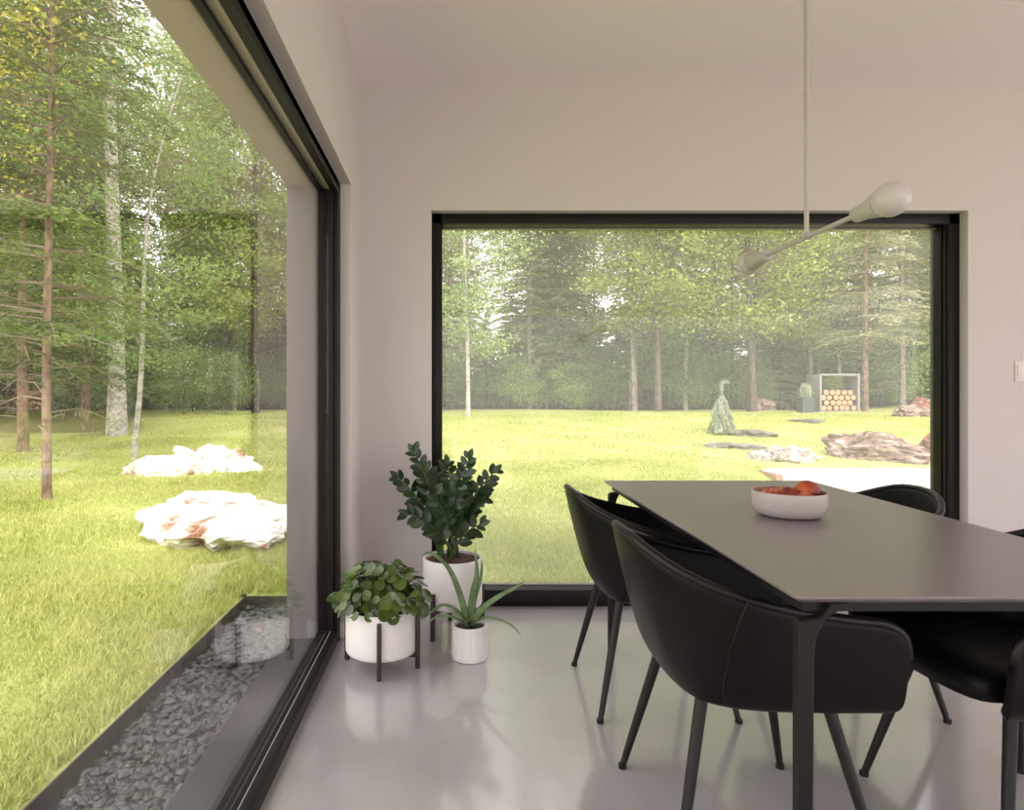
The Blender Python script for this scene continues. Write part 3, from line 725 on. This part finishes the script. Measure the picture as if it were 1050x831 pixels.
# ------------------------------------------------------------------ table
T = [(0.652, 1.205), (0.685, 2.872), (1.617, 2.872), (1.505, 1.205)]
tb = empty('dining_table', (1.115, 2.04, 0), label='long rectangular dining table with matte dark grey top', cat='table')
def loc(p): return (p[0]-1.115, p[1]-2.04)
def inset(k):
    cx, cy = 0, 0; out = []
    for x, y in [loc(p) for p in T]: out.append((x-math.copysign(k, x), y-math.copysign(k, y)))
    return out
def rounded(pts, r, seg=5):
    out = []; n = len(pts)
    for i in range(n):
        p = Vector(pts[i]); a = (Vector(pts[i-1])-p).normalized(); b = (Vector(pts[(i+1) % n])-p).normalized()
        for k in range(seg+1):
            t = k/seg; out.append(p+a*r*(1-t)**2+b*r*t**2)
    return out
m = MB(); rings = []
for k, z, r in ((0.016, 0.734, 0.012), (0.001, 0.744, 0.014), (0.0, 0.7465, 0.014), (0.0, 0.749, 0.014), (0.001, 0.75, 0.014)):
    rings.append([Vector((q.x, q.y, z)) for q in rounded(inset(k), r)])
m.rings(rings); m.build('tabletop', M['tabletop'], tb, smooth=30)
m = MB(); I = inset(0.03); J = inset(0.065)
for i in range(4):
    a, b, c, e = I[i], I[(i+1) % 4], J[(i+1) % 4], J[i]
    lo = [m.bm.verts.new((*p, 0.712)) for p in (a, b, c, e)]; hi = [m.bm.verts.new((*p, 0.7345)) for p in (a, b, c, e)]
    m.face(lo); m.face(hi)
    for k in range(4): m.face([lo[k], lo[(k+1) % 4], hi[(k+1) % 4], hi[k]])
m.build('apron', M['table_metal'], tb, smooth=0)
for i, (x, y) in enumerate([loc(p) for p in T]):
    sx = -math.copysign(1, x); sy = -math.copysign(1, y); x0 = x+sx*0.014; y0 = y+sy*0.012
    prof = [(0, 0)] + [(0, 0.685), (0.003, 0.695), (0.012, 0.700), (0.045, 0.704), (0.062, 0.7345), (0.098, 0.7345)] + \
        [(0.030+0.062*(1-math.sin(t)), 0.63+0.09*math.cos(t)) for t in [PI/2*k/6 for k in range(0, 7)]] + [(0.026, 0)]
    # prof bulge: curved gusset from the beam down to the leg
    m = MB(); A = [Vector((x0+sx*p[0], y0, p[1])) for p in prof]; B = [Vector((x0+sx*p[0], y0+sy*0.028, p[1])) for p in prof]
    va = [m.bm.verts.new(p) for p in A]; vb = [m.bm.verts.new(p) for p in B]
    m.face(va); m.face(vb)
    for k in range(len(va)): m.face([va[k], va[(k+1) % len(va)], vb[(k+1) % len(va)], vb[k]])
    lg = m.build('leg', M['table_metal'], tb, smooth=30)
    md = lg.modifiers.new('bev', 'BEVEL'); md.width = 0.004; md.segments = 2; md.limit_method = 'ANGLE'

# ------------------------------------------------------------------ chairs
RIM = [(-.306, 0, .779), (-.300, .08, .774), (-.276, .155, .753), (-.222, .222, .720), (-.13, .265, .684), (.0, .283, .652), (.12, .286, .634), (.205, .284, .624), (.250, .280, .594), (.264, .275, .545)]
BOT = [(-.200, 0), (-.197, .08), (-.185, .155), (-.15, .205), (-.08, .235), (.02, .246), (.12, .250), (.20, .250), (.245, .250), (.262, .250)]
def shell_fn(nu):
    half = catmull(RIM, nu); hb = catmull([(*p, 0) for p in BOT], nu)
    full = [(r*np.array([1, -1, 1]), b*np.array([1, -1, 1])) for r, b in zip(half[::-1], hb[::-1])][:-1] + list(zip(half, hb))
    return full
def spt(r, b, v):
    f = 1-(1-v)**1.9 if False else v**0.52
    z0 = 0.425
    back = max(0.0, min(1.0, (-r[0]-0.05)/0.28))
    f = f*(1-back)+(v**0.78)*back
    return Vector((b[0]+(r[0]-b[0])*f, b[1]+(r[1]-b[1])*f, z0+(r[2]-z0)*v))
def make_chair():
    root = empty('dining_chair'); full = shell_fn(22); nv = 12
    m = MB(); rings = []
    for r, b in full:
        col = [Vector((b[0]*t+0.02*(1-t), b[1]*t, z)) for t, z in ((0.0, 0.402), (0.5, 0.402), (0.85, 0.405), (0.96, 0.412))]
        col += [spt(r, b, k/nv) for k in range(nv+1)]
        rings.append(col)
    m.rings(rings, close=False)
    bmesh.ops.remove_doubles(m.bm, verts=m.bm.verts[:], dist=0.0005)
    m.build('shell', M['leather'], root, smooth=180, sub=1, solid=0.022, offset=0)
    # seat cushion
    m = MB(); out = []
    pl = [(-.17, 0), (-.165, .08), (-.13, .15), (-.05, .19), (.08, .205), (.2, .205), (.262, .19), (.285, .12), (.288, 0)]
    pl = [p[:2] for p in catmull([(*p, 0) for p in pl], 24)]; ring = [tuple(p) for p in pl]+[(p[0], -p[1]) for p in pl[-2:0:-1]]
    for s, z in ((0.9, 0.418), (0.99, 0.425), (1.02, 0.45), (1.0, 0.475), (0.93, 0.488), (0.6, 0.49)):
        out.append([Vector((0.05+(p[0]-0.05)*s, p[1]*s, z)) for p in ring])
    m.rings(out); m.build('seat', M['leather'], root, smooth=60)
    # rim piping and the stitched seam on each side
    m = MB(); pts = [spt(r, b, 1.0) for r, b in full]
    m.tube(pts, 0.0115, 12); m.build('piping', M['piping'], root, smooth=180)
    for sgn in (1, -1):
        sg = np.array([1, sgn, 1]); ha = full[len(full)//2+10]; hb = full[len(full)//2+8]
        m = MB(); pp = [spt(ha[0]*sg, ha[1]*sg, k/10).lerp(spt(hb[0]*sg, hb[1]*sg, k/10), 1-k/10) for k in range(11)]
        m.tube([Vector((p.x-0.004, p.y+sgn*0.0115, p.z-0.001)) for p in pp], 0.0026, 5); m.build('seam', M['piping'], root, smooth=180)
    for sx in (-1, 1):
        for sy in (-1, 1):
            m = MB(); a = Vector((sx*0.148, sy*0.150, 0.41)); b = Vector((sx*0.240, sy*0.234, 0.006))
            m.tube([a, a.lerp(b, 0.5), b], [0.0155, 0.0135, 0.0095], 14)
            m.tube([b+Vector((0, 0, 0.006)), b-Vector((0, 0, 0.006))], 0.0125, 14)
            m.build('leg', M['chair_metal'], root)
    return root
ch = make_chair()
spots = [((0.757, 1.695, 0), 0.0, 'black leather shell dining chair on the near left of the table, turned away'),
         ((0.752, 2.43, 0), 0.0, 'black leather dining chair on the far left of the table near the window'),
         ((1.475, 1.665, 0), PI+0.03, 'black leather dining chair on the near right, cut by the frame edge'),
         ((1.475, 2.43, 0), PI, 'black leather dining chair on the far right, only its rounded back top above the table')]
for i, (l, rz, lab) in enumerate(spots):
    o = ch if i == 0 else copy_tree(ch); o.location = l; o.rotation_euler = (0, 0, rz)
    tag(o, lab, 'chair', 'black dining chairs around the table')

# ------------------------------------------------------------------ bowl and fruit
BWX, BWY = 1.072, 2.02
bw = empty('fruit_bowl', (BWX, BWY, 0.7502), label='off-white ceramic bowl with terracotta inside standing on the table', cat='bowl')
m = MB(); m.lathe([(0.0005, 0.0), (0.070, 0.0), (0.086, 0.004), (0.099, 0.014), (0.1065, 0.032), (0.1085, 0.055), (0.1085, 0.078), (0.1075, 0.080), (0.1055, 0.0795)], 72, cap=False)
ob = m.build('bowl_body', M['bowl_out'], bw, smooth=60)
m = MB(); m.lathe([(0.1057, 0.0793), (0.1045, 0.077), (0.1045, 0.055), (0.100, 0.034), (0.088, 0.016), (0.06, 0.009), (0.0005, 0.008)], 72, cap=False)
m.build('inner_glaze', M['bowl_in'], bw, smooth=60)
def peach(name, x, y, z, r, mat, lab, seed):
    rr = random.Random(seed); bm = bmesh.new(); bmesh.ops.create_uvsphere(bm, u_segments=36, v_segments=24, radius=r)
    for v in bm.verts:
        a = math.atan2(v.co.y, v.co.x); q = math.exp(-(a/0.25)**2); v.co.x *= 1-0.06*q; v.co.y *= 1-0.06*q
        rad = math.hypot(v.co.x, v.co.y)/r
        if v.co.z > 0: v.co.z -= 0.22*r*math.exp(-(rad/0.25)**2)
        else: v.co.z += 0.08*r*math.exp(-(rad/0.3)**2)
        v.co.z *= 0.93
    me = bpy.data.meshes.new(name); bm.to_mesh(me); bm.free(); root = empty(name, (x, y, z), label=lab, cat='fruit', group='nectarines in the bowl')
    root.rotation_euler = (rr.uniform(-0.6, 0.6), rr.uniform(-0.6, 0.6), rr.uniform(0, 6)); link('skin', me, mat, root, smooth=180)
    m = MB(); m.tube([(0, 0, r*0.68), (0.001, 0, r*0.80)], [0.0022, 0.0015], 6); m.build('stem_stub', M['wood_dark'], root)
b0 = 0.7502
peach('nectarine', BWX+0.060, BWY+0.0, b0+0.076, 0.039, M['peach1'], 'dark red nectarine rising above the right rim of the bowl', 1)
peach('nectarine', BWX-0.006, BWY-0.01, b0+0.060, 0.036, M['peach1'], 'red nectarine in the middle of the bowl', 2)
peach('nectarine', BWX-0.064, BWY-0.005, b0+0.057, 0.034, M['peach2'], 'orange nectarine at the left inside the bowl', 3)
peach('nectarine', BWX+0.018, BWY-0.060, b0+0.052, 0.033, M['peach2'], 'low nectarine at the near rim right of the middle one', 4)
peach('nectarine', BWX+0.012, BWY+0.062, b0+0.052, 0.034, M['peach2'], 'nectarine at the far side of the bowl half hidden', 5)

# ------------------------------------------------------------------ pendant lamp
PX, PY, PZ = 1.117, 2.0, 1.645
p = empty('pendant_lamp', (PX, PY, CZ), label='thin off-white pendant lamp with two globe bulbs hanging over the table', cat='lamp')
m = MB(); m.tube([(0, 0, 0), (0, 0, PZ-CZ)], 0.0072, 12); m.build('rod', M['white_metal'], p)
m = MB(); m.lathe([(0.03, -0.025), (0.055, -0.02), (0.06, -0.003), (0.06, 0)], 32); m.build('canopy', M['white_metal'], p)
m = MB(); m.tube([(0, -0.27, PZ-CZ-0.012), (0, 0.27, PZ-CZ-0.012)], 0.0072, 12); m.build('crossbar', M['white_metal'], p)
m = MB(); m.tube([(-0.012, 0, PZ-CZ-0.006), (0.012, 0, PZ-CZ-0.006)], 0.013, 16); m.build('joint', M['white_metal'], p)
for s in (-1, 1):
    m = MB(); zc = PZ-CZ-0.012
    prof = [(0.018, 0.245), (0.021, 0.248), (0.024, 0.29), (0.036, 0.352), (0.034, 0.355)]
    m.rings([[Vector((r*math.cos(2*PI*k/28), s*y, zc+r*math.sin(2*PI*k/28))) for k in range(28)] for r, y in prof]); m.build('socket', M['white_metal'], p, smooth=50)
    bm = bmesh.new(); bmesh.ops.create_uvsphere(bm, u_segments=32, v_segments=20, radius=0.044); bmesh.ops.translate(bm, verts=bm.verts[:], vec=(0, s*0.385, zc))
    me = bpy.data.meshes.new('bulb'); bm.to_mesh(me); bm.free(); link('bulb', me, M['opal'], p, smooth=180)

# ------------------------------------------------------------------ light switch
sw = empty('light_switch', (3.04, WY, 1.265), label='white light switch plate on the back wall at the right edge', cat='switch')
m = MB(); m.box(-0.062, 0.062, -0.007, 0, -0.055, 0.055, 0.003); m.build('plate', M['switch'], sw)
for x in (-0.03, 0.03):
    m = MB(); m.box(x-0.022, x+0.022, -0.012, -0.005, -0.036, 0.036, 0.002); m.build('rocker', M['switch'], sw)

# ------------------------------------------------------------------ house plants
def pot_prof(r, h, z0):
    return [(0.01, z0), (r*0.93, z0), (r*0.97, z0+0.003), (r*0.995, z0+0.010), (r, z0+0.02), (r, z0+h-0.002), (r-0.002, z0+h), (r-0.008, z0+h), (r-0.009, z0+h-0.004), (r-0.010, z0+h-0.03), (0.01, z0+h-0.03)]
def stand(root, r, zt, zb, angs, ztop):
    a0 = math.radians(angs[0])
    for a in angs:
        a = math.radians(a); c, s = math.cos(a), math.sin(a); m = MB()
        m.box(-0.009, 0.009, -0.009, 0.009, 0, ztop, 0.0015)
        o = m.build('stand_leg', M['wood_dark'], root); o.location = (c*(r+0.0095), s*(r+0.0095), 0); o.rotation_euler = (0, 0, a)
    m = MB()
    for k in range(2):
        a = a0+k*math.radians(73 if len(angs) == 4 else 144); c, s = math.cos(a), math.sin(a); R = r+0.001; w = 0.008; z1 = zb-0.001; z0 = z1-0.016
        vs = []
        for t, q in ((-R, -w), (R, -w), (R, w), (-R, w)): vs.append((c*t-s*q, s*t+c*q))
        lo = [m.bm.verts.new((*v, z0)) for v in vs]; hi = [m.bm.verts.new((*v, z1)) for v in vs]; m.face(lo); m.face(hi)
        for i in range(4): m.face([lo[i], lo[(i+1) % 4], hi[(i+1) % 4], hi[i]])
    m.build('stand_crossbar', M['wood_dark'], root, smooth=0)
def soil(root, r, z):
    m = MB(); rings = []
    rr = random.Random(5)
    for k in (1, 0.75, 0.5, 0.25): rings.append([Vector((k*r*math.cos(2*PI*i/40), k*r*math.sin(2*PI*i/40), z+(1-k)*0.012+rr.uniform(-0.003, 0.003))) for i in range(40)])
    m.rings(rings, True, False, True); m.build('soil', M['soil'], root, smooth=180)
def leaf_add(m, base, d, nrm, L, W, curl=0.15, seg=7, point=1.0):
    d = Vector(d).normalized(); n = Vector(nrm); n = (n-d*n.dot(d)); n = n.normalized() if n.length > 1e-5 else d.orthogonal().normalized(); s = d.cross(n)
    rows = []
    for k in range(seg+1):
        t = k/seg; w = W*0.5*(math.sin(PI*t**0.9))**0.62 if 0 < k < seg else W*0.03
        c = Vector(base)+d*L*t-n*curl*L*t*t
        rows.append([m.bm.verts.new(c-s*w+n*w*0.25), m.bm.verts.new(c), m.bm.verts.new(c+s*w+n*w*0.25)])
    for a, b in zip(rows, rows[1:]):
        m.face([a[0], a[1], b[1], b[0]]); m.face([a[1], a[2], b[2], b[1]])

# ZZ plant
ZX, ZY = 0.0, 3.05
zz = empty('potted_zz_plant', (ZX, ZY, 0), label='tall dark glossy-leaved plant in a white pot on a black wooden stand', cat='plant')
m = MB(); m.lathe(pot_prof(0.142, 0.225, 0.135), 64); m.build('pot', M['pot'], zz, smooth=60)
stand(zz, 0.142, 0.2, 0.135, (-127, 17, 95), 0.215); soil(zz, 0.131, 0.345)
rz = random.Random(12)
tips = [(424, 464, 2.98, 1.0), (481, 470, 3.0, 1), (507, 484, 3.05, 1), (408, 490, 3.0, 1), (459, 476, 3.12, 1), (437, 478, 3.1, 1), (418, 527, 2.92, .8), (493, 538, 2.95, .8), (470, 500, 2.92, 1), (497, 510, 3.15, .8), (445, 505, 2.9, .9)]
for k, (px_, py_, Y, q) in enumerate(tips):
    tip = Vector(((px_-464)/F*Y-ZX, Y-ZY, H-(py_-407)/F*Y)); a = rz.uniform(0, 6.28)
    base = Vector((0.035*math.cos(a)+tip.x*0.12, 0.03*math.sin(a), 0.34))
    c1 = base.lerp(tip, 0.5)+Vector((-tip.x*0.32, 0, 0.05)); pts = []
    for i in range(15):
        t = i/14; pts.append(base*(1-t)**2+c1*2*t*(1-t)+tip*t*t)
    m = MB(); m.tube(pts, [0.008-0.0055*i/14 for i in range(15)], 7); m.mi = 1
    ln = sum((b-a).length for a, b in zip(pts, pts[1:])); nl = int(ln/0.027)
    view = Vector((rz.uniform(-0.5, 0.5), -1, 0.3))
    for i in range(nl):
        t = 0.30+0.70*i/(nl-1); f = t*14; j = min(13, int(f)); pos = pts[j].lerp(pts[j+1], f-j); dr = (pts[j+1]-pts[j]).normalized()
        sd = dr.cross(view).normalized()*(1 if i % 2 else -1)
        L = 0.078*(1-0.35*abs(t-0.6)/0.4)*rz.uniform(0.85, 1.15); dd = sd*0.85+dr*0.75+Vector((rz.uniform(-.25, .25), rz.uniform(-.5, .5), rz.uniform(-.15, .15)))
        leaf_add(m, pos, dd, view+Vector((rz.uniform(-.5, .5), rz.uniform(-.5, .3), rz.uniform(-.2, .7))), L, L*0.60, 0.1)
    leaf_add(m, tip-dr*0.01, dr, view, 0.06, 0.03, 0.05)
    m.build('frond', [M['zzstem'], M['zz']], zz, smooth=180)

# Pilea
QX, QY = -0.300, 2.68
pl = empty('potted_pilea', (QX, QY, 0), label='bushy round-leaved green plant in a wide white pot by the glass door', cat='plant')
m = MB(); m.lathe(pot_prof(0.150, 0.185, 0.062), 64); m.build('pot', M['pot'], pl, smooth=60)
stand(pl, 0.150, 0.2, 0.062, (-87, -14, 93, 163), 0.225); soil(pl, 0.139, 0.218)
rp = random.Random(4); fm = MB(); sm = MB()
for k in range(190):
    a = 2*PI*(k*0.618034); t = (k+0.5)/190
    el = math.asin(min(1, 1-1.12*t)) if 1-1.12*t > -1 else 0
    R = 0.185*rp.uniform(0.72, 1.12); c = Vector((R*math.cos(el)*math.cos(a)*1.02, R*math.cos(el)*math.sin(a)*0.9, 0.262+R*math.sin(el)*0.88))
    if c.z < 0.235 and math.hypot(c.x, c.y) < 0.168: c.x *= 1.15; c.y *= 1.15
    if c.z < 0.19: c.z = 0.19+rp.uniform(0, 0.05)
    out = Vector((math.cos(a)*math.cos(el), math.sin(a)*math.cos(el), math.sin(el)+0.35)).normalized()
    nrm = (out+Vector((rp.uniform(-.8, .8), rp.uniform(-.8, .5), rp.uniform(-.2, .8)))).normalized()
    D = 0.055*rp.uniform(0.6, 1.15)
    u = nrm.cross(Vector((0, 0, 1))).normalized(); v = nrm.cross(u)
    cv = fm.bm.verts.new(c-nrm*D*0.10); r1 = []; r2 = []
    for i in range(14):
        b = 2*PI*i/14; r1.append(fm.bm.verts.new(c+(u*math.cos(b)+v*math.sin(b))*D*0.28-nrm*D*0.05)); r2.append(fm.bm.verts.new(c+(u*math.cos(b)*0.94+v*math.sin(b))*D*0.52))
    for i in range(14):
        j = (i+1) % 14; fm.face([cv, r1[i], r1[j]]); fm.face([r1[i], r2[i], r2[j], r1[j]])
    bs = Vector((rp.uniform(-.05, .05), rp.uniform(-.05, .05), 0.225)); md = bs.lerp(c, 0.55)+Vector((0, 0, 0.035))
    if c.z > 0.21: sm.tube([bs, md, c-nrm*D*0.1], [0.0022, 0.0018, 0.0014], 5, False)
tag(fm.build('foliage', M['pilea'], pl, smooth=180), kind='stuff'); tag(sm.build('stems', M['pileastem'], pl, smooth=180), kind='stuff')

# aloe-like succulent
AX, AY = 0.074, 2.75
al = empty('potted_succulent', (AX, AY, 0), label='small spiky long-leaved succulent in a ribbed white pot on the floor', cat='plant')
m = MB(); r = 0.077
prof = [(0.01, 0.012), (r-0.003, 0.012), (r, 0.016), (r, 0.018), (r, 0.128), (r, 0.130), (r-0.001, 0.145), (r-0.003, 0.146), (r-0.007, 0.146), (r-0.008, 0.12), (0.01, 0.12)]
m.lathe(prof, 96, ribs=(0.0022, 3, 4)); m.build('pot', M['pot'], al, smooth=25)
m = MB(); m.lathe([(0.01, 0), (r-0.004, 0), (r+0.001, 0.003), (r+0.003, 0.02), (r+0.001, 0.021), (r-0.002, 0.012), (0.01, 0.0119)], 64); m.build('saucer', M['pot'], al)
soil(al, 0.068, 0.128)
def blade(pts2, w, nrm):
    P = [Vector(((a-464)/F*Y-AX, Y-AY, H-(b_-407)/F*Y)) for a, b_, Y in pts2]; C = [Vector(x) for x in catmull(P, 14)]
    m = MB(); rows = []
    for i, c in enumerate(C):
        t = i/13; d = (C[min(13, i+1)]-C[max(0, i-1)]).normalized(); n = Vector(nrm); n = (n-d*n.dot(d)).normalized(); s = d.cross(n); ww = w*0.5*(1-t)**0.75+0.0008; th = ww*0.35
        rows.append([c-s*ww+n*ww*0.35, c-s*ww*0.5-n*th*0.2, c-n*th, c+s*ww*0.5-n*th*0.2, c+s*ww+n*ww*0.35, c+s*ww*0.5+n*th*0.6, c+n*th*0.5, c-s*ww*0.5+n*th*0.6])
    m.rings(rows); m.build('leaf', M['aloe'], al, smooth=180)
for pts2, w in (([(482, 641, 2.75), (485, 610, 2.74), (489, 588, 2.73), (487, 562, 2.75)], 0.040),
                ([(480, 641, 2.74), (486, 615, 2.76), (493, 592, 2.78), (494, 573, 2.80)], 0.030),
                ([(480, 640, 2.75), (470, 605, 2.72), (458, 580, 2.70), (441, 567, 2.68), (432, 571, 2.66)], 0.030),
                ([(483, 641, 2.74), (495, 624, 2.70), (513, 611, 2.66), (530, 602, 2.63), (538, 596, 2.62)], 0.030),
                ([(482, 642, 2.74), (497, 634, 2.70), (512, 636, 2.66), (526, 643, 2.62), (534, 652, 2.60)], 0.024),
                ([(480, 642, 2.74), (468, 627, 2.70), (455, 621, 2.68), (444, 627, 2.64), (432, 637, 2.62)], 0.028),
                ([(480, 642, 2.73), (470, 636, 2.68), (458, 632, 2.64), (446, 634, 2.60), (438, 640, 2.58)], 0.024),
                ([(479, 643, 2.72), (474, 634, 2.66), (465, 628, 2.62), (457, 624, 2.58)], 0.020)):
    blade(pts2, w, (0.1, -0.5, 0.9) if w < 0.029 else (0.0, -1, 0.3))

# ------------------------------------------------------------------ light
wd = bpy.data.worlds.new('sky'); SC.world = wd; wd.use_nodes = True; nt = wd.node_tree; nt.nodes.clear()
out = N(nt, 'ShaderNodeOutputWorld'); bg = N(nt, 'ShaderNodeBackground'); tc = N(nt, 'ShaderNodeTexCoord'); sx = N(nt, 'ShaderNodeSeparateXYZ')
nt.links.new(tc.outputs['Generated'], sx.inputs[0])
r = ramp(nt, sx.outputs[2], [(0.0, (1.0, 0.94, 0.95)), (0.5, (0.97, 0.92, 0.97))])
nt.links.new(r.outputs[0], bg.inputs[0]); bg.inputs[1].default_value = 2.7; nt.links.new(bg.outputs[0], out.inputs[0])
su = bpy.data.lights.new('sun', 'SUN'); su.energy = 3.9; su.angle = math.radians(24); su.color = (1, 0.92, 0.86)
so = bpy.data.objects.new('sun', su); COL.objects.link(so)
so.rotation_euler = Vector((-0.12, 0.95, -0.80)).to_track_quat('-Z', 'Y').to_euler()

# ------------------------------------------------------------------ camera
cam = bpy.data.cameras.new('camera'); co = bpy.data.objects.new('camera', cam); COL.objects.link(co)
cam.sensor_width = 36; cam.sensor_fit = 'HORIZONTAL'; cam.lens = F/1050*36; cam.shift_x = (525-464)/1050; cam.shift_y = (407-415.5)/1050
cam.clip_start = 0.05; cam.clip_end = 300
co.location = (0, 0, H); co.rotation_euler = (PI/2, 0, 0); SC.camera = co
vs = SC.view_settings; vs.view_transform = 'Standard'; vs.look = 'None'; vs.gamma = 1; vs.exposure = 0.0; vs.use_curve_mapping = False
cy = SC.cycles; cy.use_denoising = True; cy.max_bounces = 10; cy.diffuse_bounces = 5; cy.glossy_bounces = 4; cy.transmission_bounces = 4; cy.transparent_max_bounces = 12
cy.sample_clamp_indirect = 8; cy.caustics_reflective = False; cy.caustics_refractive = False
